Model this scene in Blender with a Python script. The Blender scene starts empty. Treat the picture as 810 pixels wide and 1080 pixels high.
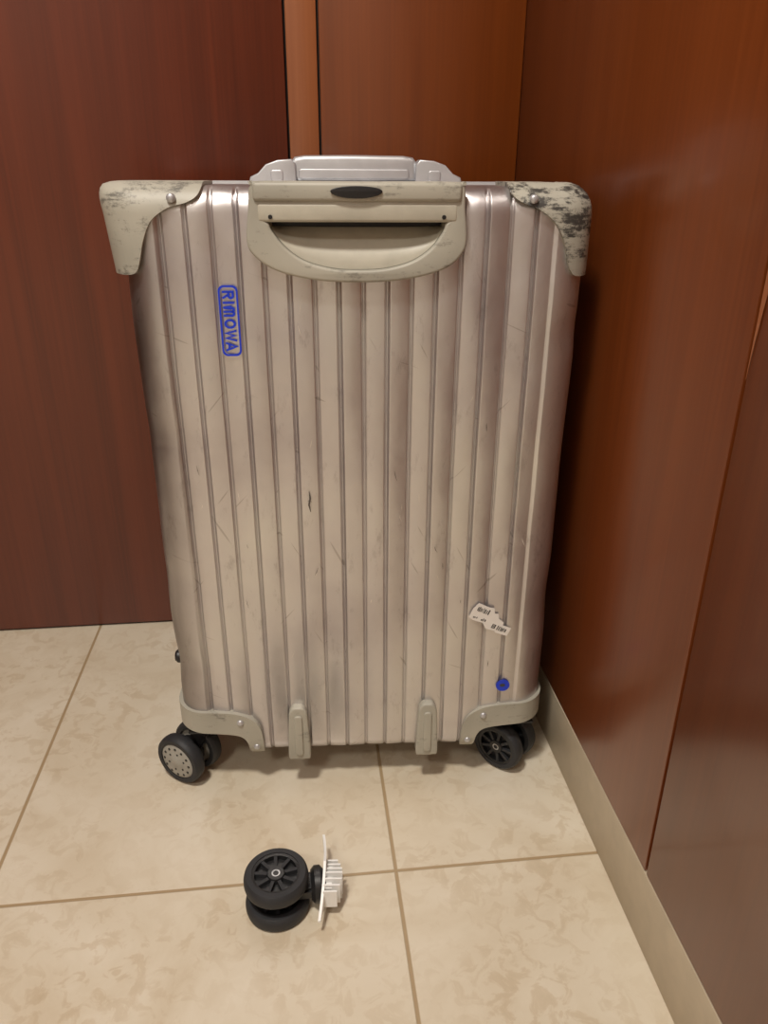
import bpy, bmesh, math, random
from mathutils import Vector, Matrix, noise
random.seed(4)
C=bpy.context.collection
scn=bpy.context.scene
try:
    scn.view_settings.view_transform='Standard'
except Exception: pass

# ---------------------------------------------------------------- materials
def mat(name):
    m=bpy.data.materials.new(name); m.use_nodes=True
    nt=m.node_tree; b=nt.nodes['Principled BSDF']; return m,nt,b
def N(nt,t,**k):
    n=nt.nodes.new(t)
    for a,v in k.items():
        if a in n.inputs.keys(): n.inputs[a].default_value=v
        else: setattr(n,a,v)
    return n
def ramp(nt,stops,fac):
    r=nt.nodes.new('ShaderNodeValToRGB'); e=r.color_ramp.elements
    while len(e)<len(stops): e.new(0.5)
    for i,(p,c) in enumerate(stops):
        e[i].position=p; e[i].color=(*c,1) if len(c)==3 else c
    nt.links.new(fac,r.inputs[0]); return r
def s2l(r,g,b):
    f=lambda v:(v/255/12.92) if v/255<=.04045 else ((v/255+.055)/1.055)**2.4
    return (f(r),f(g),f(b))
def coords(nt,scale=(1,1,1),loc=(0,0,0),rot=(0,0,0)):
    tc=nt.nodes.new('ShaderNodeTexCoord'); mp=nt.nodes.new('ShaderNodeMapping')
    mp.inputs['Scale'].default_value=scale; mp.inputs['Location'].default_value=loc; mp.inputs['Rotation'].default_value=rot
    nt.links.new(tc.outputs['Object'],mp.inputs['Vector']); return mp.outputs['Vector'],tc
def mixc(nt,fac,a,b,mode='MIX'):
    mx=N(nt,'ShaderNodeMix',data_type='RGBA',blend_type=mode)
    for s,v in ((0,fac),(6,a),(7,b)):
        if isinstance(v,(int,float)): mx.inputs[s].default_value=v
        elif isinstance(v,tuple): mx.inputs[s].default_value=(*v,1)
        else: nt.links.new(v,mx.inputs[s])
    return mx.outputs[2]
def simple(name,col,rough=.5,metal=0,bump=0,bscale=300,coat=0,var=.12):
    m,nt,b=mat(name)
    v,_=coords(nt)
    n=N(nt,'ShaderNodeTexNoise',Scale=bscale*.15,Detail=4.0); nt.links.new(v,n.inputs['Vector'])
    r=ramp(nt,[(.3,tuple(c*(1-var) for c in col)),(.7,tuple(min(1,c*(1+var)) for c in col))],n.outputs['Fac'])
    nt.links.new(r.outputs[0],b.inputs['Base Color'])
    b.inputs['Roughness'].default_value=rough; b.inputs['Metallic'].default_value=metal
    b.inputs['Coat Weight'].default_value=coat
    if bump:
        n2=N(nt,'ShaderNodeTexNoise',Scale=float(bscale),Detail=3.0); nt.links.new(v,n2.inputs['Vector'])
        bp=N(nt,'ShaderNodeBump',Strength=bump,Distance=.001); nt.links.new(n2.outputs['Fac'],bp.inputs['Height'])
        nt.links.new(bp.outputs[0],b.inputs['Normal'])
    return m

def wood(name,dark,light,rough=.34,coat=.3):
    m,nt,b=mat(name)
    v,_=coords(nt,(1,1,.035))
    n1=N(nt,'ShaderNodeTexNoise',Scale=45.0,Detail=6.0,Roughness=.6); nt.links.new(v,n1.inputs['Vector'])
    v2,_=coords(nt,(1,1,.06))
    n2=N(nt,'ShaderNodeTexNoise',Scale=5.0,Detail=3.0,Distortion=.4); nt.links.new(v2,n2.inputs['Vector'])
    v3,_=coords(nt,(1,1,.012))
    n3=N(nt,'ShaderNodeTexNoise',Scale=260.0,Detail=3.0); nt.links.new(v3,n3.inputs['Vector'])
    a=N(nt,'ShaderNodeMath',operation='MULTIPLY_ADD'); nt.links.new(n1.outputs['Fac'],a.inputs[0]); a.inputs[1].default_value=.35
    c=N(nt,'ShaderNodeMath',operation='MULTIPLY'); nt.links.new(n2.outputs['Fac'],c.inputs[0]); c.inputs[1].default_value=.45
    nt.links.new(c.outputs[0],a.inputs[2])
    d=N(nt,'ShaderNodeMath',operation='MULTIPLY_ADD'); nt.links.new(n3.outputs['Fac'],d.inputs[0]); d.inputs[1].default_value=.2
    nt.links.new(a.outputs[0],d.inputs[2])
    r=ramp(nt,[(.38,dark),(.62,light)],d.outputs[0])
    nt.links.new(r.outputs[0],b.inputs['Base Color'])
    b.inputs['Roughness'].default_value=rough
    b.inputs['Coat Weight'].default_value=coat; b.inputs['Coat Roughness'].default_value=.16
    bp=N(nt,'ShaderNodeBump',Strength=.08,Distance=.001); nt.links.new(d.outputs[0],bp.inputs['Height']); nt.links.new(bp.outputs[0],b.inputs['Normal'])
    return m
M_wood_l=wood('wood_mahogany',s2l(80,32,14),s2l(108,46,22))
M_wood_b=wood('wood_back',s2l(104,48,11),s2l(128,63,17))
M_wood_r=wood('wood_right',s2l(102,47,15),s2l(124,62,23))
M_post=wood('wood_post',s2l(138,78,42),s2l(162,98,58))
M_gap=simple('dark_gap',(.012,.006,.004),.9)
M_plaster=simple('plaster',(.72,.69,.63),.9,bump=.1)
M_base=simple('baseboard_stone',s2l(192,178,154),.5,var=.05)

# floor tiles
m,nt,b=mat('marble_tile'); M_floor=m
v,tc=coords(nt)
n1=N(nt,'ShaderNodeTexNoise',Scale=4.5,Detail=8.0,Roughness=.62,Distortion=1.2); nt.links.new(v,n1.inputs['Vector'])
n2=N(nt,'ShaderNodeTexNoise',Scale=46.0,Detail=5.0,Roughness=.6,Distortion=.8); nt.links.new(v,n2.inputs['Vector'])
r1=ramp(nt,[(.3,s2l(202,188,164)),(.5,s2l(212,201,180)),(.7,s2l(220,211,193))],n1.outputs['Fac'])
r2=ramp(nt,[(.50,(1,1,1)),(.57,(.87,.82,.76)),(.72,(.80,.75,.68))],n2.outputs['Fac'])
n4=N(nt,'ShaderNodeTexNoise',Scale=7.0,Detail=3.0); nt.links.new(v,n4.inputs['Vector'])
r4=ramp(nt,[(.42,(.2,.2,.2)),(.60,(.75,.75,.75))],n4.outputs['Fac'])
base=mixc(nt,r4.outputs[0],r1.outputs[0],r2.outputs[0],'MULTIPLY')
sep=nt.nodes.new('ShaderNodeSeparateXYZ'); nt.links.new(tc.outputs['Object'],sep.inputs[0])
def grid(out,off,size,w):
    a=N(nt,'ShaderNodeMath',operation='ADD'); nt.links.new(out,a.inputs[0]); a.inputs[1].default_value=-off+size*20
    p=N(nt,'ShaderNodeMath',operation='PINGPONG'); nt.links.new(a.outputs[0],p.inputs[0]); p.inputs[1].default_value=size/2
    g=N(nt,'ShaderNodeMapRange'); nt.links.new(p.outputs[0],g.inputs['Value'])
    g.inputs['From Min'].default_value=w*.35; g.inputs['From Max'].default_value=w*.65
    return g.outputs[0]
gx=grid(sep.outputs[0],.0855,.446,.004); gy=grid(sep.outputs[1],.613,.6,.004)
mn=N(nt,'ShaderNodeMath',operation='MINIMUM'); nt.links.new(gx,mn.inputs[0]); nt.links.new(gy,mn.inputs[1])
nt.links.new(mixc(nt,mn.outputs[0],s2l(166,144,112),base),b.inputs['Base Color'])
b.inputs['Roughness'].default_value=.36
bp=N(nt,'ShaderNodeBump',Strength=.5,Distance=.001); nt.links.new(mn.outputs[0],bp.inputs['Height']); nt.links.new(bp.outputs[0],b.inputs['Normal'])

# aluminium shell
m,nt,b=mat('brushed_aluminium'); M_alu=m
v,tc=coords(nt)
n1=N(nt,'ShaderNodeTexNoise',Scale=6.0,Detail=5.0); nt.links.new(v,n1.inputs['Vector'])
r1=ramp(nt,[(.32,s2l(196,191,193)),(.5,s2l(213,210,210)),(.66,s2l(220,219,216))],n1.outputs['Fac'])
vs,_=coords(nt,(1,1,.35))
n2=N(nt,'ShaderNodeTexNoise',Scale=38.0,Detail=9.0,Roughness=.8); nt.links.new(vs,n2.inputs['Vector'])
r2=ramp(nt,[(.32,(.5,.46,.44)),(.44,(1,1,1))],n2.outputs['Fac'])
c1=mixc(nt,.45,r1.outputs[0],r2.outputs[0],'MULTIPLY')
c2=c1
for k,(ry,th) in enumerate(((.5,.245),(-.7,.24),(1.2,.235))):
    vr=nt.nodes.new('ShaderNodeVectorRotate') 
    vr.rotation_type='Y_AXIS'; vr.inputs['Angle'].default_value=ry
    tcx=nt.nodes.new('ShaderNodeTexCoord'); nt.links.new(tcx.outputs['Object'],vr.inputs['Vector'])
    mp=nt.nodes.new('ShaderNodeMapping'); mp.inputs['Scale'].default_value=(1,.3,.06); mp.inputs['Location'].default_value=(k*3,0,k*5)
    nt.links.new(vr.outputs[0],mp.inputs['Vector'])
    n5=N(nt,'ShaderNodeTexNoise',Scale=190.0,Detail=1.0); nt.links.new(mp.outputs[0],n5.inputs['Vector'])
    r5=ramp(nt,[(th-.02,(.5,.47,.45)),(th+.01,(1,1,1))],n5.outputs['Fac'])
    c2=mixc(nt,.5,c2,r5.outputs[0],'MULTIPLY')
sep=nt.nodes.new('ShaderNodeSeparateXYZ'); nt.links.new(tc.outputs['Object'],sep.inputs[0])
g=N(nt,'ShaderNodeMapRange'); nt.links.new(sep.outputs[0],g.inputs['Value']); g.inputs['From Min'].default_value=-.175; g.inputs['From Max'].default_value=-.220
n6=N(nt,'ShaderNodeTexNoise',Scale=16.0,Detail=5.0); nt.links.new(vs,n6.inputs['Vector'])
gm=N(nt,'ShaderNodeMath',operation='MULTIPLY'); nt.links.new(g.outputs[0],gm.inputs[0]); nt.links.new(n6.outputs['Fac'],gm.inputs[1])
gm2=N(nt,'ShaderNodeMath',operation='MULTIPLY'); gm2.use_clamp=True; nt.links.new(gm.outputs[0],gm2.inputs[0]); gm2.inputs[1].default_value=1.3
c3=mixc(nt,gm2.outputs[0],c2,(.13,.105,.09))  # left-edge grime, also painting in the dark reflection on the rounded corner
gy_=N(nt,'ShaderNodeMapRange'); nt.links.new(sep.outputs[1],gy_.inputs['Value']); gy_.inputs['From Min'].default_value=.0026; gy_.inputs['From Max'].default_value=.0045
gy2=N(nt,'ShaderNodeMapRange'); nt.links.new(sep.outputs[1],gy2.inputs['Value']); gy2.inputs['From Min'].default_value=.0085; gy2.inputs['From Max'].default_value=.006
ga=N(nt,'ShaderNodeMath',operation='MULTIPLY'); nt.links.new(gy_.outputs[0],ga.inputs[0]); nt.links.new(gy2.outputs[0],ga.inputs[1])
gb=N(nt,'ShaderNodeMath',operation='MULTIPLY'); nt.links.new(ga.outputs[0],gb.inputs[0]); gb.inputs[1].default_value=.08
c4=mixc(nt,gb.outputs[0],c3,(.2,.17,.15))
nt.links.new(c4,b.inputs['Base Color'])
b.inputs['Metallic'].default_value=.90
rr_=ramp(nt,[(.3,(.42,.42,.42)),(.65,(.32,.32,.32))],n2.outputs['Fac']); nt.links.new(rr_.outputs[0],b.inputs['Roughness'])
n3=N(nt,'ShaderNodeTexNoise',Scale=14.0,Detail=4.0); nt.links.new(v,n3.inputs['Vector'])
bp=N(nt,'ShaderNodeBump',Strength=.45,Distance=.004); nt.links.new(n3.outputs['Fac'],bp.inputs['Height']); nt.links.new(bp.outputs[0],b.inputs['Normal'])
M_silver=simple('silver_metal',s2l(192,193,196),.42,.6,var=.08)

def scuffed(name,col,lo=.60,hi=.66,amt=.85,loc=(0,0,0),sc=24.0,w=.3):
    m,nt,b=mat(name); v,tc=coords(nt)
    n=N(nt,'ShaderNodeTexNoise',Scale=sc,Detail=10.0,Roughness=.82,Distortion=.2)
    vv,_=coords(nt,(1,1,1.6),loc); nt.links.new(vv,n.inputs['Vector'])
    va,_=coords(nt,(.5,.5,5),loc,(0,.25,0)); n_=N(nt,'ShaderNodeTexNoise',Scale=60.0,Detail=5.0,Roughness=.7); nt.links.new(va,n_.inputs['Vector'])
    av=N(nt,'ShaderNodeMath',operation='MULTIPLY_ADD'); nt.links.new(n_.outputs['Fac'],av.inputs[0]); av.inputs[1].default_value=w
    h=N(nt,'ShaderNodeMath',operation='MULTIPLY'); nt.links.new(n.outputs['Fac'],h.inputs[0]); h.inputs[1].default_value=1-w; nt.links.new(h.outputs[0],av.inputs[2])
    nb=N(nt,'ShaderNodeTexNoise',Scale=12.0,Detail=2.0); nt.links.new(v,nb.inputs['Vector'])
    r0=ramp(nt,[(.35,tuple(c*.85 for c in col)),(.65,tuple(min(1,c*1.05) for c in col))],nb.outputs['Fac'])
    r=ramp(nt,[(lo,(0,0,0)),(hi,(amt,amt,amt))],av.outputs[0])
    nt.links.new(mixc(nt,r.outputs[0],r0.outputs[0],(.035,.033,.031)),b.inputs['Base Color']); b.inputs['Roughness'].default_value=.48
    return m
GREY=s2l(174,171,158)
M_cap=scuffed('grey_plastic',GREY,lo=.55,hi=.64,amt=.65)
M_cap_s=scuffed('grey_plastic_scuffed',GREY,lo=.475,hi=.53,amt=.95,loc=(.3,0,.14),sc=17.0,w=.22)
M_cap_m=scuffed('grey_plastic_worn',GREY,lo=.55,hi=.65,amt=.65,loc=(3,1,2))
M_cap_tl=scuffed('grey_plastic_chipped',GREY,lo=.525,hi=.60,amt=.7,loc=(1.3,.4,.9),sc=20.0,w=.25)
M_cap_l=simple('grey_plastic_clean',s2l(182,178,163),.45,var=.08)
M_black=simple('black_plastic',(.012,.012,.013),.4,bump=.1)
M_rubber=simple('black_rubber',(.022,.023,.026),.6,bump=.2)
M_hubgrey=simple('hub_grey',s2l(158,156,148),.5)
M_blue=simple('blue_print',s2l(20,58,205),.4,var=.03)
M_white=simple('white_plastic',s2l(240,240,238),.4,var=.02)
M_paper=simple('paper',s2l(230,226,220),.7,var=.04)
M_ink=simple('ink',(.05,.05,.05),.7)
M_scr=simple('scratch_dark',(.10,.085,.075),.7)
M_scl=simple('scratch_light',(.8,.76,.7),.4,.5)

# ---------------------------------------------------------------- helpers
def link(me,name,ma,parent=None,mw=None,smooth=35):
    o=bpy.data.objects.new(name,me); C.objects.link(o)
    if ma: me.materials.clear(); me.materials.append(ma)
    if smooth is not None:
        for p in me.polygons: p.use_smooth=True
        me.set_sharp_from_angle(angle=math.radians(smooth))
    if mw is not None: o.matrix_local=mw
    if parent: o.parent=parent
    return o
def bm2me(bm,name='m'):
    bmesh.ops.recalc_face_normals(bm,faces=bm.faces)
    me=bpy.data.meshes.new(name); bm.to_mesh(me); bm.free(); return me
def bmbox(bm,x0,x1,y0,y1,z0,z1,mtx=None):
    r=bmesh.ops.create_cube(bm,size=1); vs=r['verts']
    for v in vs:
        v.co=Vector(((x0+x1)/2+v.co.x*(x1-x0),(y0+y1)/2+v.co.y*(y1-y0),(z0+z1)/2+v.co.z*(z1-z0)))
        if mtx: v.co=mtx@v.co
    return vs
def box(name,x0,x1,y0,y1,z0,z1,ma,parent=None,bev=0,seg=3,mtx=None):
    bm=bmesh.new(); bmbox(bm,x0,x1,y0,y1,z0,z1)
    if bev: bmesh.ops.bevel(bm,geom=bm.edges[:],offset=bev,segments=seg,profile=.5,affect='EDGES')
    if mtx: bmesh.ops.transform(bm,matrix=mtx,verts=bm.verts)
    return link(bm2me(bm),name,ma,parent)
def evalmesh(o):
    dg=bpy.context.evaluated_depsgraph_get(); dg.update()
    me=bpy.data.meshes.new_from_object(o.evaluated_get(dg)); return me
def spline_pts(pts,n=8,closed=True):
    out=[];k=len(pts)
    P=[Vector(p) for p in pts]
    for i in range(k if closed else k-1):
        if closed: p0,p1,p2,p3=P[i-1],P[i],P[(i+1)%k],P[(i+2)%k]
        else: p0,p1,p2,p3=P[max(i-1,0)],P[i],P[i+1],P[min(i+2,k-1)]
        for j in range(n):
            t=j/n
            out.append(.5*((2*p1)+(-p0+p2)*t+(2*p0-5*p1+4*p2-p3)*t*t+(-p0+3*p1-3*p2+p3)*t**3))
    if not closed: out.append(P[-1])
    return out
def rrect(x0,x1,z0,z1,r,n=8):
    o=[]
    for cx,cz,a in ((x1-r,z1-r,0),(x0+r,z1-r,90),(x0+r,z0+r,180),(x1-r,z0+r,270)):
        for i in range(n+1):
            t=math.radians(a+90*i/n); o.append((cx+r*math.cos(t),cz+r*math.sin(t)))
    return o
FR=Matrix(((1,0,0,0),(0,0,-1,0),(0,1,0,0),(0,0,0,1)))
def plate(name,loops,ext,bev,ma,parent,mtx=FR,y=0,smooth=40):
    cu=bpy.data.curves.new('c','CURVE'); cu.dimensions='2D'; cu.fill_mode='BOTH'
    for L in loops:
        s=cu.splines.new('POLY'); s.points.add(len(L)-1); s.use_cyclic_u=True
        for p,q in zip(s.points,L): p.co=(q[0],q[1],0,1)
    cu.extrude=ext; cu.bevel_depth=bev; cu.bevel_resolution=3; cu.offset=-bev
    o=bpy.data.objects.new('t',cu); C.objects.link(o); me=evalmesh(o); bpy.data.objects.remove(o)
    bm=bmesh.new(); bm.from_mesh(me); bmesh.ops.remove_doubles(bm,verts=bm.verts,dist=1e-5)
    bmesh.ops.transform(bm,matrix=Matrix.Translation((0,y,0))@mtx,verts=bm.verts)
    return link(bm2me(bm),name,ma,parent,smooth=smooth)
def lathe(bm,prof,n=48,mtx=Matrix()):
    rings=[]
    for r,a in prof:
        if r<1e-6: rings.append([bm.verts.new(mtx@Vector((0,a,0)))])
        else: rings.append([bm.verts.new(mtx@Vector((r*math.cos(2*math.pi*i/n),a,r*math.sin(2*math.pi*i/n)))) for i in range(n)])
    for A,B in zip(rings,rings[1:]):
        for i in range(n):
            j=(i+1)%n
            if len(A)==1 and len(B)==1: continue
            if len(A)==1: bm.faces.new((A[0],B[i],B[j]))
            elif len(B)==1: bm.faces.new((A[i],A[j],B[0]))
            else: bm.faces.new((A[i],A[j],B[j],B[i]))
def lathe_obj(name,prof,ma,parent,mtx=Matrix(),n=48):
    bm=bmesh.new(); lathe(bm,prof,n,mtx); return link(bm2me(bm),name,ma,parent)
def empty(name,loc=(0,0,0),rot=(0,0,0)):
    e=bpy.data.objects.new(name,None); e.location=loc; e.rotation_euler=rot; e.empty_display_size=.05; C.objects.link(e); return e

# ---------------------------------------------------------------- room
WX=.321; WY=1.169
box('floor',-1.8,WX+.05,-1.9,WY+.05,-.05,0,M_floor)
box('wall_back',-1.8,WX+.05,WY+.006,WY+.05,0,2.42,M_gap)
box('door_1',-1.8,-.003,WY,WY+.006,.004,2.4,M_wood_l,bev=.0012,seg=2)
box('trim_1',0,.0405,WY+.001,WY+.006,.004,2.4,M_post,bev=.0012,seg=2)
box('door_2',.0435,WX,WY,WY+.006,.004,2.4,M_wood_b,bev=.0012,seg=2)
box('wall_right',WX+.012,WX+.05,-1.9,WY+.05,0,2.42,M_gap)
pr=empty('cabinet_door')
box('far_panel',WX,WX+.012,.5125,WY,.087,2.4,M_wood_r,pr,bev=.0012,seg=2)
pr2=empty('cabinet_door.001')
box('near_panel',WX,WX+.012,-1.9,.5085,.087,2.4,M_wood_r,pr2,bev=.0012,seg=2)
bm=bmesh.new()
prev=None
for k in range(13):
    t=k/12; z=.585+.16*t; wd=.0005+.012*math.sin(t*math.pi/2)**1.4
    a=bm.verts.new((WX-.0006,.5080,z)); b_=bm.verts.new((WX-.0006,.5080-wd,z)); 
    if prev: bm.faces.new((prev[0],prev[1],b_,a))
    prev=(a,b_)
a=bm.verts.new((WX-.0006,.5080,2.39)); b_=bm.verts.new((WX-.0006,.4955,2.39)); bm.faces.new((prev[0],prev[1],b_,a))
link(bm2me(bm),'edge_band',M_post,pr2,smooth=None)
box('baseboard_right',WX,WX+.012,-1.9,WY,0,.085,M_base,bev=.001,seg=2)
box('wall_left',-1.85,-1.8,-1.9,WY+.05,0,2.42,M_wood_l)
box('wall_rear',-1.8,WX+.05,-1.95,-1.9,0,2.42,M_plaster)
box('ceiling',-1.85,WX+.05,-1.95,WY+.05,2.4,2.45,M_plaster)

# ---------------------------------------------------------------- suitcase
S=empty('suitcase',(.0605,.7537,0),(0,0,-.057))
HW=.225; DEP=.262; R=.034; RV=.024; Z0=.0475; Z1=.709
PITCH=.0235; PH=-.125
TILT=[random.uniform(-.0006,.0006)+(.0013 if k%2 else -.0013) for k in range(60)]
def rib(s):
    q=(s-PH+PITCH/2)/PITCH; k=int(math.floor(q)); t=(q-k)*PITCH-PITCH/2; a=abs(t)
    fw_=.0091
    base=.0004*(a/fw_)**2 + (t/fw_)*TILT[k%60]*.5*max(0,1-max(0,(a-.0087)/.0030)) + .0007
    if a<fw_-.0003: return base
    u=(a-(fw_-.0003))/(PITCH/2-fw_+.0003)
    return base+.0027*(u*u*(3-2*u))
def loop_pts(off=0,ribs=True,hw=HW,dep=DEP):
    out=[]
    def seg(p,q,nrm,ribbed,ax):
        L=(Vector(q)-Vector(p)).length; k=int(L/.0005) if ribs else 40
        for i in range(k):
            c=Vector(p).lerp(Vector(q),i/k)
            s=c.x if ax=='x' else c.y-.131+PH
            e=min(i/k,1-i/k)*L
            rd=rib(s)*min(1,max(0,(e-.001)/.004)) if (ribbed and ribs) else 0
            out.append((c,Vector(nrm),rd))
    def arc(cx,cy,a0):
        for i in range(12):
            t=math.radians(a0+90*i/12); nn=Vector((math.cos(t),math.sin(t))); out.append((Vector((cx,cy))+nn*R,nn,0))
    seg((-hw+R,0),(hw-R,0),(0,-1),True,'x'); arc(hw-R,R,-90)
    seg((hw,R),(hw,dep-R),(1,0),True,'y'); arc(hw-R,dep-R,0)
    seg((hw-R,dep),(-hw+R,dep),(0,1),True,'x'); arc(-hw+R,dep-R,90)
    seg((-hw,dep-R),(-hw,R),(-1,0),True,'y'); arc(-hw+R,R,180)
    return out
DENTS=[(-.195,.30,.03,.0026),(-.20,.47,.025,.0024),(.19,.36,.03,.0018),(.205,.24,.025,.002),(.05,.19,.015,.0012),(-.12,.685,.02,.0018),(.21,.575,.02,.0025),(-.14,.655,.02,.0012),(-.21,.18,.03,.003),(.222,.27,.035,.002),(.10,.42,.03,.001),(-.10,.25,.03,.001)]
def shell(off=0,ribs=True,dent=True,z0=Z0,z1=Z1):
    L=loop_pts(ribs=ribs); rows=[]
    K=7
    for i in range(K): t=math.pi/2*i/K; rows.append((z0+RV-(RV+off)*math.cos(t), RV-(RV+off)*math.sin(t),math.sin(t)))
    nz=48 if dent else 4
    for i in range(nz+1): rows.append((z0+RV+(z1-z0-2*RV)*i/nz,-off,1))
    for i in range(1,K+1): t=math.pi/2*i/K; rows.append((z1-RV+(RV+off)*math.sin(t), RV-(RV+off)*math.cos(t),math.cos(t)))
    bm=bmesh.new(); V=[]
    for z,ins,f in rows:
        ring=[]
        for c,nn,rd in L:
            d=0
            if dent:
                d=noise.noise(Vector((c.x*9,c.y*9,z*6)))*.0018+noise.noise(Vector((c.x*30+5,c.y*30,z*14)))*.0009
                for dx,dz,dr,da in DENTS:
                    q=((c.x-dx)**2+(z-dz)**2)/(dr*dr)
                    if q<4 and c.y<.1: d+=da*math.exp(-q*1.5)
            fr=min(1,max(0,(f-.25)/.5))
            p=c-nn*(ins+rd*fr+d*(f)+ (0.0005 if dent else 0))
            ring.append(bm.verts.new((p.x,p.y,z)))
        V.append(ring)
    n=len(L)
    for A,B in zip(V,V[1:]):
        for i in range(n):
            j=(i+1)%n; bm.faces.new((A[i],A[j],B[j],B[i]))
    bm.faces.new(V[0][::-1]); bm.faces.new(V[-1])
    return bm2me(bm)
def boolean(me,cut,op):
    a=bpy.data.objects.new('a',me); C.objects.link(a)
    b=bpy.data.objects.new('b',cut); C.objects.link(b)
    md=a.modifiers.new('b','BOOLEAN'); md.object=b; md.operation=op; md.solver='EXACT'
    r=evalmesh(a); bpy.data.objects.remove(a); bpy.data.objects.remove(b); return r
def prism(pts,y0,y1):
    bm=bmesh.new()
    A=[bm.verts.new((p[0],y0,p[1])) for p in pts]; B=[bm.verts.new((p[0],y1,p[1])) for p in pts]
    bm.faces.new(A); bm.faces.new(B[::-1]); n=len(pts)
    for i in range(n): bm.faces.new((A[i],B[i],B[(i+1)%n],A[(i+1)%n]))
    return bm2me(bm)
body=shell()
for sx in (-1,1):
    for (y0,y1) in ((-.05,.085),(DEP-.085,DEP+.05)):
        pts=[(sx*.30,.0),(sx*.139,.0),(sx*.139,.066),(sx*.145,.078),(sx*.158,.085),(sx*.30,.091)]
        body=boolean(body,prism(pts,y0,y1),'DIFFERENCE')
inner=spline_pts([(-.080,.684),(0,.684),(.078,.684),(.080,.676),(.077,.668),(.067,.655),(.050,.644),(.026,.6375),(0,.636),(-.026,.6375),(-.050,.644),(-.067,.655),(-.078,.668),(-.082,.676)],6)
body=boolean(body,prism([(p.x,p.y) for p in inner],-.05,.026),'DIFFERENCE')
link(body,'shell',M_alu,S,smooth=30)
for sx in (-1,1):
    for y0,y1 in ((.004,.084),(DEP-.084,DEP-.004)):
        a,b_=sorted((sx*.216,sx*.140)); box('well_liner',a,b_,y0,y1,.083,.0855,M_black,S)

bm=bmesh.new()
o=rrect(-HW-.003,HW+.003,Z0-.001,Z1+.003,.03); i_=rrect(-HW+.02,HW-.02,Z0+.02,Z1-.02,.02)
def ringprism(bm,o,i,y0,y1):
    n=len(o); vs=[[bm.verts.new((p[0],y,p[1])) for p in L] for L,y in ((o,y0),(o,y1),(i,y1),(i,y0))]
    for a in range(4):
        A,B=vs[a],vs[(a+1)%4]
        for k in range(n): bm.faces.new((A[k],A[(k+1)%n],B[(k+1)%n],B[k]))
ringprism(bm,o,i_,.120,.134)
link(bm2me(bm),'frame_band',M_silver,S)

def guard(name,pts,ma,off=.0035,depth=(-.02,.075),flare=None,n=6):
    me=shell(off,False,False)
    if flare:
        for v in me.vertices: v.co=flare(v.co)
    P=spline_pts(pts,n)
    r=boolean(me,prism([(p.x,p.y) for p in P],*depth),'INTERSECT')
    o=link(r,name,ma,S,smooth=35)
    md=o.modifiers.new('bev','BEVEL'); md.width=.0012; md.segments=2; md.limit_method='ANGLE'; md.angle_limit=math.radians(50)
    return o
def fl(co):
    if co.x<-.12:
        z=co.z; t=max(0,min(1,(z-.640)/.048)); t=t*t*(3-2*t); k=min(1,(-.12-co.x)/.09)
        dx=.0145*t*k-.002*k
        if z>.684: dx+=.013*min(1,((z-.684)/.026))**1.6*k
        co.x-=dx
    return co
def fr_(co):
    # knocked-in, chipped top right corner
    if co.x>.17 and co.z>.66:
        d=noise.noise(Vector((co.x*45,co.y*45,co.z*45)))*.0022
        co.x-=abs(d); co.z-=abs(d)*.6
    return co
guard('corner_guard_tl',[(-.30,.76),(-.20,.76),(-.142,.76),(-.1425,.72),(-.1455,.703),(-.156,.695),(-.174,.690),(-.190,.679),(-.199,.662),(-.204,.645),(-.209,.634),(-.218,.631),(-.235,.631),(-.30,.632),(-.30,.70)],M_cap_tl,flare=fl,off=.0035)
guard('corner_guard_tr',[(.30,.76),(.20,.76),(.142,.76),(.140,.72),(.143,.704),(.152,.696),(.168,.690),(.184,.679),(.195,.662),(.200,.645),(.206,.633),(.214,.629),(.235,.629),(.30,.63),(.30,.70)],M_cap_s,flare=fr_,off=.0040)
for sx,nm in ((-1,'bl'),(1,'br')):
    pts=[(.30,.125),(.222,.121),(.185,.120),(.156,.117),(.138,.109),(.127,.096),(.1235,.075),(.1235,.054),(.128,.048),(.137,.048),(.1405,.058),(.143,.073),(.152,.083),(.175,.0875),(.222,.091),(.30,.095)]
    guard('corner_guard_'+nm,[(sx*x,z) for x,z in pts],M_cap,off=.0035,depth=(-.02,.09))
def rivet(x,z,y=-.004,r=.0042,ma=M_silver):
    lathe_obj('rivet',[(0,-.0022),(r*.5,-.002),(r*.85,-.0012),(r,0),(r,.003),(0,.003)],ma,S,Matrix.Translation((x,y,z)),16)
for x,z,y in ((-.170,.6985,-.0035),(.163,.6985,-.0038),(-.2135,.643,.011),(.2085,.643,.008),(-.132,.066,-.003),(.132,.066,-.003),(-.206,.105,.004),(.206,.105,.004),(-.150,.104,-.004),(.150,.104,-.004)):
    rivet(x,z,y)

outer=spline_pts([(-.090,.713),(0,.713),(.090,.713),(.097,.709),(.0985,.690),(.101,.665),(.098,.652),(.086,.640),(.066,.632),(.035,.6265),(0,.625),(-.035,.6265),(-.066,.632),(-.086,.640),(-.100,.652),(-.1035,.665),(-.1005,.690),(-.098,.709)],6)
plate('handle_bezel',[outer,inner],.0040,.0026,M_cap_m,S,y=-.0040)
bm=bmesh.new()
bot=[p for p in inner if p.y<.6775]; bot.sort(key=lambda p:p.x)
rowsv=[]
for k in range(9):
    t=k/8; row=[]
    for p in bot:
        z=p.y+(.6735-p.y)*t*.97+.0004 if p.y<.6735 else p.y
        row.append(bm.verts.new((p.x*.998, -.0030+.021*(1-math.cos(t*math.pi/2)), z)))
    rowsv.append(row)
for A,B in zip(rowsv,rowsv[1:]):
    for i in range(len(A)-1): bm.faces.new((A[i],A[i+1],B[i+1],B[i]))
link(bm2me(bm),'handle_scoop',M_cap_l,S,smooth=60)
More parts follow.
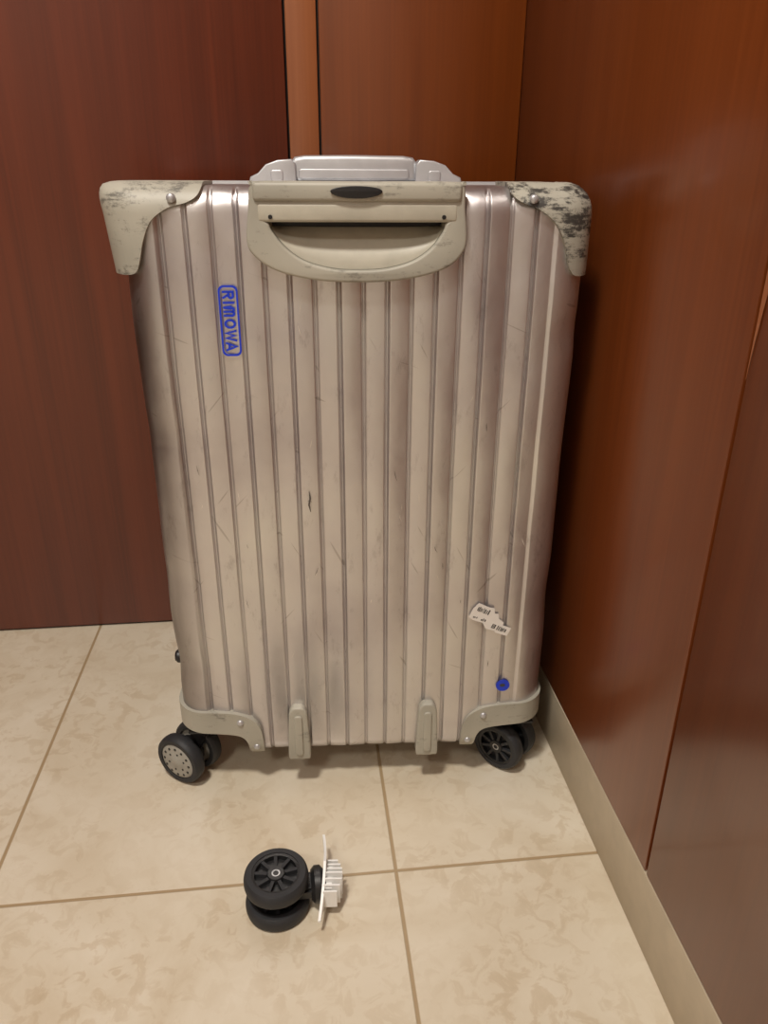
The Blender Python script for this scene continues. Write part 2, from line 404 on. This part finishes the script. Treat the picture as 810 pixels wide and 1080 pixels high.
box('handle_cavity',-.082,.080,.0215,.0225,.630,.69,M_black,S)
box('grip_upper',-.0955,.0945,-.0135,.018,.6960,.7125,M_cap_m,S,bev=.0035,seg=3)
box('grip_lower',-.0925,.0915,-.0112,.016,.6785,.6950,M_cap_l,S,bev=.0028,seg=3)
el=[(-.002+.0235*math.cos(t*math.pi/16),.7050+.0062*math.sin(t*math.pi/16)*(1 if t>16 else .7)) for t in range(32)]
plate('release_button',[el],.0012,.0006,M_black,S,y=-.0138)
for x in (-.0805,.0785): lathe_obj('grip_screw',[(0,-.001),(.0020,-.001),(.0020,.002)],M_black,S,Matrix.Translation((x,-.0112,.683)),12)

H=empty('carry_handle'); H.parent=S
HY=.105
for sx,xc in ((-1,-.083),(1,.083)):
    pts=[(xc+sx*.026,.709),(xc+sx*.024,.716),(xc+sx*.016,.7195),(xc+sx*.008,.7275),(xc-sx*.004,.7315),(xc-sx*.018,.7325),(xc-sx*.022,.728),(xc-sx*.0225,.709)]
    plate('mount',[pts],.015,.0015,M_silver,S,y=HY)
    plate('mount_cap',[rrect(xc-.0065-sx*.003,xc+.0065-sx*.003,.712,.7225,.003)],.0162,.0012,M_silver,S,y=HY)
g=[(-.064,.7125),(-.064,.730),(-.060,.7345),(-.050,.736),(0,.7365),(.050,.736),(.060,.7345),(.064,.730),(.064,.7125),(.050,.7115),(0,.711),(-.050,.7115)]
g=[(x-.002,z) for x,z in g]
plate('grip_bar',[g],.0125,.0045,M_silver,S,y=HY+.004)
plate('grip_bar_insert',[rrect(-.058,.054,.7145,.7235,.003)],.0015,.001,M_silver,S,y=HY-.0125)
box('handle_base',-.108,.106,HY-.019,HY+.019,.706,.7115,M_silver,S,bev=.0015,seg=2)

for x0,x1 in ((-.0925,-.0655),(.0665,.0935)):
    c=(x0+x1)/2; w=(x1-x0)/2
    pts=spline_pts([(c-w,.051),(c-w*.98,.075),(c-w*.86,.108),(c-w*.78,.119),(c-w*.45,.126),(c,.127),(c+w*.45,.126),(c+w*.78,.119),(c+w*.86,.108),(c+w*.98,.075),(c+w,.051),(c+w*.6,.0485),(c,.048),(c-w*.6,.0485)],5)
    plate('kick_strip',[pts],.004,.0022,M_cap_m,S,y=-.0025)
    rp=rrect(c-w*.36,c+w*.36,.056,.116,.004)
    plate('kick_strip_ridge',[rp],.001,.0012,M_cap_m,S,y=-.0088)
lathe_obj('side_stud',[(0,-.006),(.006,-.006),(.0085,-.003),(.0085,.006),(0,.006)],M_black,S,Matrix.Translation((-.2255,.05,.168))@Matrix.Rotation(math.radians(-90),4,'Z'),20)

# logo
LT=Matrix(((0,1,0,0),(0,0,-1,0),(-1,0,0,0),(0,0,0,1)))
def stroke(bm,pts,w):
    P=[Vector(p) for p in pts]; prev=None
    for i,p in enumerate(P):
        d0=(P[i]-P[i-1]).normalized() if i>0 else (P[1]-P[0]).normalized()
        d1=(P[i+1]-P[i]).normalized() if i<len(P)-1 else d0
        d=(d0+d1); d=d.normalized() if d.length>1e-6 else d1
        k=1/max(.5,d.dot(d1)); nn=Vector((-d.y,d.x))*w/2*k
        a=bm.verts.new((p.x+nn.x,p.y+nn.y,0)); b=bm.verts.new((p.x-nn.x,p.y-nn.y,0))
        if prev: bm.faces.new((prev[0],prev[1],b,a))
        prev=(a,b)
def arcp(cx,cy,rx,ry,a0,a1,n=8): return [(cx+rx*math.cos(math.radians(a0+(a1-a0)*i/n)),cy+ry*math.sin(math.radians(a0+(a1-a0)*i/n))) for i in range(n+1)]
bm=bmesh.new(); h=1.0; w=.20
def put(x,strokes):
    for s in strokes: stroke(bm,[(x+a,b) for a,b in s],w)
x=0
put(x,[[(.1,0),(.1,h)],[(.1,h-.095)]+arcp(.45,.72,.2,.185,90,-90)+[(.1,.535)],[(.38,.5),(.66,0)]]); x+=.96
put(x,[[(.1,0),(.1,h)]]); x+=.44
put(x,[[(.1,0),(.1,.72)]+arcp(.28,.72,.18,.185,180,0)+[(.46,0)],[(.46,.72)]+arcp(.64,.72,.18,.185,180,0)+[(.82,0)]]); x+=1.14
put(x,[arcp(.42,.5,.34,.405,0,360,24)]); x+=1.0
put(x,[[(.05,h),(.27,.08),(.50,h-.15),(.73,.08),(.95,h)]]); x+=1.1
put(x,[[(.05,0),(.40,h-.08),(.75,0)],[(.2,.3),(.6,.3)]]); x+=.80
for v_ in bm.verts: v_.co.x=(v_.co.x-x/2)*.0575/x; v_.co.y=(v_.co.y-.5)*.0112
bmesh.ops.transform(bm,matrix=Matrix.Translation((-.1255,-.0012,.588))@LT,verts=bm.verts)
link(bm2me(bm),'logo_letters',M_blue,S,smooth=None)
plate('logo_border',[rrect(-.1349,-.1161,.5542,.6218,.0055),rrect(-.1331,-.1179,.5561,.6199,.0042)],.0002,0,M_blue,S,y=-.0012,smooth=None)

# stickers
stk=Matrix.Translation((.152,-.0012,.241))@Matrix.Rotation(math.radians(24),4,'Y')@FR
plate('paper_sticker',[[(-.027,.006),(-.024,.015),(-.010,.0145),(-.004,.016),(.000,.0095),(.004,.011),(.008,.005),(.015,.003),(.016,-.001),(.027,-.0005),(.027,-.0125),(.012,-.0135),(.010,-.0115),(-.001,-.013),(-.008,-.007),(-.020,-.008),(-.027,-.006)]],.0002,0,M_paper,S,mtx=stk,smooth=None)
bm=bmesh.new()
for r0,z0,z1,x0,x1 in ((0,.005,.012,-.022,-.006),(1,-.0095,-.003,.004,.023),(2,-.005,-.001,-.022,-.002)):
    x=x0
    while x<x1:
        w=random.choice((.0006,.001,.0015)); 
        if random.random()<.75: bmbox(bm,x,x+w,z0+random.random()*.001,z1-random.random()*.002,.0003,.0005)
        x+=w+random.choice((.0007,.0012))
bmesh.ops.transform(bm,matrix=stk,verts=bm.verts)
link(bm2me(bm),'sticker_print',M_ink,S,smooth=None)
plate('blue_sticker',[[(.172+.0085*math.cos(t*.393),.147+.0085*math.sin(t*.393)) for t in range(16)]],.0002,0,M_blue,S,y=-.0012,smooth=None)
plate('blue_sticker_print',[[(.1715+.0035*math.cos(t*.393),.1475+.0022*math.sin(t*.393)) for t in range(16)]],.0001,0,M_ink,S,y=-.0016,smooth=None)
def scratch(pts,w,ma):
    bm=bmesh.new(); P=[Vector(p) for p in pts]; prev=None
    for i,p in enumerate(P):
        d=(P[min(i+1,len(P)-1)]-P[max(i-1,0)]).normalized(); nn=Vector((-d.y,d.x))*w*(.3 if i in (0,len(P)-1) else 1)
        a=bm.verts.new((p.x+nn.x,-.0006,p.y+nn.y)); b=bm.verts.new((p.x-nn.x,-.0006,p.y-nn.y))
        if prev: bm.faces.new((prev[0],prev[1],b,a))
        prev=(a,b)
    link(bm2me(bm),'scratch',ma,S,smooth=None)
scratch([(-.0555,.408),(-.0545,.400),(-.056,.392),(-.0545,.384)],.0010,M_scr)
scratch([(-.057,.397),(-.053,.396)],.0008,M_scr)
for k in range(26):
    c=PH+PITCH*random.randint(-2,13)+random.uniform(-.006,.006); z=random.uniform(.16,.6); a=random.uniform(-.6,.6)
    L=random.uniform(.003,.012)
    scratch([(c,z),(c+a*L*.5,z+L*.5),(c+a*L*.8,z+L)],random.uniform(.0002,.0004),random.choice((M_scl,M_scl,M_scr)))

# ---------------------------------------------------------------- wheels
WR=.034
def wheel(parent,mtx,style,nm):
    w=.0085
    lathe_obj(nm+'_tyre',[(.0255,-w),(.031,-w),(.0332,-w*.72),(WR,-w*.25),(WR,w*.25),(.0332,w*.72),(.031,w),(.0255,w),(.0255,-w)],M_rubber,parent,mtx,56)
    if style=='disc':
        lathe_obj(nm+'_hub',[(0,-.0097),(.006,-.0097),(.0075,-.0090),(.019,-.0090),(.0235,-.0082),(.0262,-.006),(.0262,.005),(0,.005)],M_hubgrey,parent,mtx,48)
        bm=bmesh.new()
        for k in range(12):
            t=k*math.pi/6; lathe(bm,[(0,-.0094),(.0017,-.0094),(.0017,-.004)],10,mtx@Matrix.Translation((.0195*math.cos(t),0,.0195*math.sin(t))))
        for k in range(6):
            t=k*math.pi/3+.3; lathe(bm,[(0,-.0094),(.0014,-.0094),(.0014,-.004)],10,mtx@Matrix.Translation((.0125*math.cos(t),0,.0125*math.sin(t))))
        link(bm2me(bm),nm+'_holes',M_black,parent)
    else:
        lathe_obj(nm+'_rim',[(.0225,-.0068),(.0255,-.0075),(.0255,.0075),(.0225,.0068),(.0225,-.0068)],M_black,parent,mtx,48)
        lathe_obj(nm+'_web',[(0,-.001),(.023,-.001),(.023,.001),(0,.001)],M_black,parent,mtx,32)
        bm=bmesh.new()
        for k in range(9):
            bmbox(bm,.006,.0235,-.0062,.0062,-.0018,.0018,mtx@Matrix.Rotation(k*math.tau/9,4,'Y'))
        link(bm2me(bm),nm+'_spokes',M_rubber,parent,smooth=None)
        lathe_obj(nm+'_boss',[(.0045,-.0075),(.0085,-.0075),(.0095,-.006),(.0095,.006),(0,.006)],M_black,parent,mtx,32)
        lathe_obj(nm+'_bearing',[(.003,-.0072),(.0065,-.0072),(.0068,-.0066),(.0068,.004),(0,.004)],M_silver,parent,mtx,32)
        lathe_obj(nm+'_axle',[(0,-.0066),(.003,-.0066),(.003,.003)],M_black,parent,mtx,20)
def caster(parent,base,style,shift=(0,0,0)):
    wheel(parent,base@Matrix.Translation((0,-.0165,0)),style,'wheel_outer')
    wheel(parent,base@Matrix.Translation((0,.0165,0))@Matrix.Rotation(math.pi,4,'Z'),'spoke' if style=='spoke' else style,'wheel_inner')
    lathe_obj('axle_block',[(0,-.0080),(.017,-.0080),(.019,-.006),(.019,.006),(.017,.0080),(0,.0080)],M_black,parent,base,32)
    SH=Matrix.Translation(shift)
    bm=bmesh.new()
    vs=bmbox(bm,-.013,.013,-.0075,.0075,0,.040); bmesh.ops.bevel(bm,geom=bm.edges[:],offset=.003,segments=2,affect='EDGES')
    bmesh.ops.transform(bm,matrix=base,verts=bm.verts)
    for v in bm.verts:
        lz=(base.inverted()@v.co).z; v.co+=Vector(shift)*max(0,min(1,lz/.038))
    link(bm2me(bm),'fork',M_black,parent)
    bm=bmesh.new(); lathe(bm,[(0,.036),(.015,.036),(.019,.040),(.019,.046),(.012,.052),(0,.052)],28,SH@base@Matrix.Rotation(math.pi/2,4,'X')); link(bm2me(bm),'swivel_collar',M_black,parent)
def az(deg): return Matrix.Rotation(math.radians(deg),4,'Z')
caster(S,Matrix.Translation((-.224,.032,WR))@az(-31),'disc',(.030,.012,0))
caster(S,Matrix.Translation((.190,.036,WR))@az(-42),'spoke',(-.008,.008,0))
caster(S,Matrix.Translation((-.172,.228,WR))@az(200),'disc')
caster(S,Matrix.Translation((.190,.225,WR))@az(160),'disc')

# ---------------------------------------------------------------- detached caster lying on the floor
D=empty('caster_wheel',(-.046,.582,0),(0,0,0))
B=Matrix(((0,0,1,0),(1,0,0,0),(0,-1,0,.0252),(0,0,0,1)))
B=az(2)@B
caster(D,B,'spoke')
T=az(-5)@Matrix.Translation((.0515,.012,.0252))
def ybox(bm,x0,x1,y0,y1,z0,z1): bmbox(bm,x0,x1,y0,y1,z0,z1,T)
bm=bmesh.new()
n=28; prevv=None
for i in range(n+1):
    t=-1+2*i/n; y=.050*t+.003; 
    hw=.0225*(1-abs(t)**1.0)+.0013; zc=.006*t*abs(t)-.001*(1-abs(t))
    x=-.001-.004*t*t
    ring=[bm.verts.new(T@Vector((x+dx,y,zc+dz))) for dx,dz in ((-.0014,-hw),(.0014,-hw),(.0014,hw),(-.0014,hw))]
    if prevv:
        for a in range(4): bm.faces.new((prevv[a],prevv[(a+1)%4],ring[(a+1)%4],ring[a]))
    else: bm.faces.new(ring)
    prevv=ring
bm.faces.new(prevv[::-1])
link(bm2me(bm),'bracket_plate',M_white,D)
bm=bmesh.new()
for k in range(7):
    y=-.025+.0065*k; L=.018-.0006*(k-3)**2; hz=.016-.0016*abs(k-3)
    ybox(bm,-.002,L,y-.0009,y+.0009,-hz,hz)
ybox(bm,0,.008,-.024,.013,-.0008,.0008); ybox(bm,0,.007,-.020,.010,.008,.0092)
link(bm2me(bm),'bracket_fins',M_white,D,smooth=None)
bm=bmesh.new(); lathe(bm,[(0,-.010),(.007,-.010),(.007,.010),(0,.010)],24,az(-5)@Matrix.Translation((.0515,0,.0252))@Matrix.Rotation(math.pi/2,4,'Z')); link(bm2me(bm),'stem_socket',M_white,D)

# ---------------------------------------------------------------- light
def area(name,loc,size,power,col,rot=(0,0,0)):
    l=bpy.data.lights.new(name,'AREA'); l.shape='DISK'; l.size=size; l.energy=power; l.color=col
    o=bpy.data.objects.new(name,l); o.location=loc; o.rotation_euler=rot; C.objects.link(o)
area('ceiling_lamp',(-.40,-.05,2.36),.26,38,(1,.94,.85))
area('fill_light',(-.9,-1.1,2.36),.5,19,(1,.94,.85))  # added fill light to soften the shadows, not a known fixture
w=bpy.data.worlds.new('w'); scn.world=w; w.use_nodes=True
w.node_tree.nodes['Background'].inputs[0].default_value=(1,.9,.78,1); w.node_tree.nodes['Background'].inputs[1].default_value=.3

# ---------------------------------------------------------------- camera
yaw,pitch,roll=.11331,.41978,-.00515
cy,sy,cp,sp=math.cos(yaw),math.sin(yaw),math.cos(pitch),math.sin(pitch)
fw=Vector((sy*cp,cy*cp,-sp)); r=Vector((cy,-sy,0)); d=fw.cross(r)
rr=r*math.cos(roll)+d*math.sin(roll); dd=-r*math.sin(roll)+d*math.cos(roll)
cam=bpy.data.cameras.new('camera'); co=bpy.data.objects.new('camera',cam); C.objects.link(co)
M=Matrix((rr,-dd,-fw)).transposed().to_4x4(); M.translation=(0,0,.72); co.matrix_world=M
cam.sensor_fit='VERTICAL'; cam.sensor_height=24; cam.lens=24*801/1080; cam.clip_start=.01
scn.camera=co
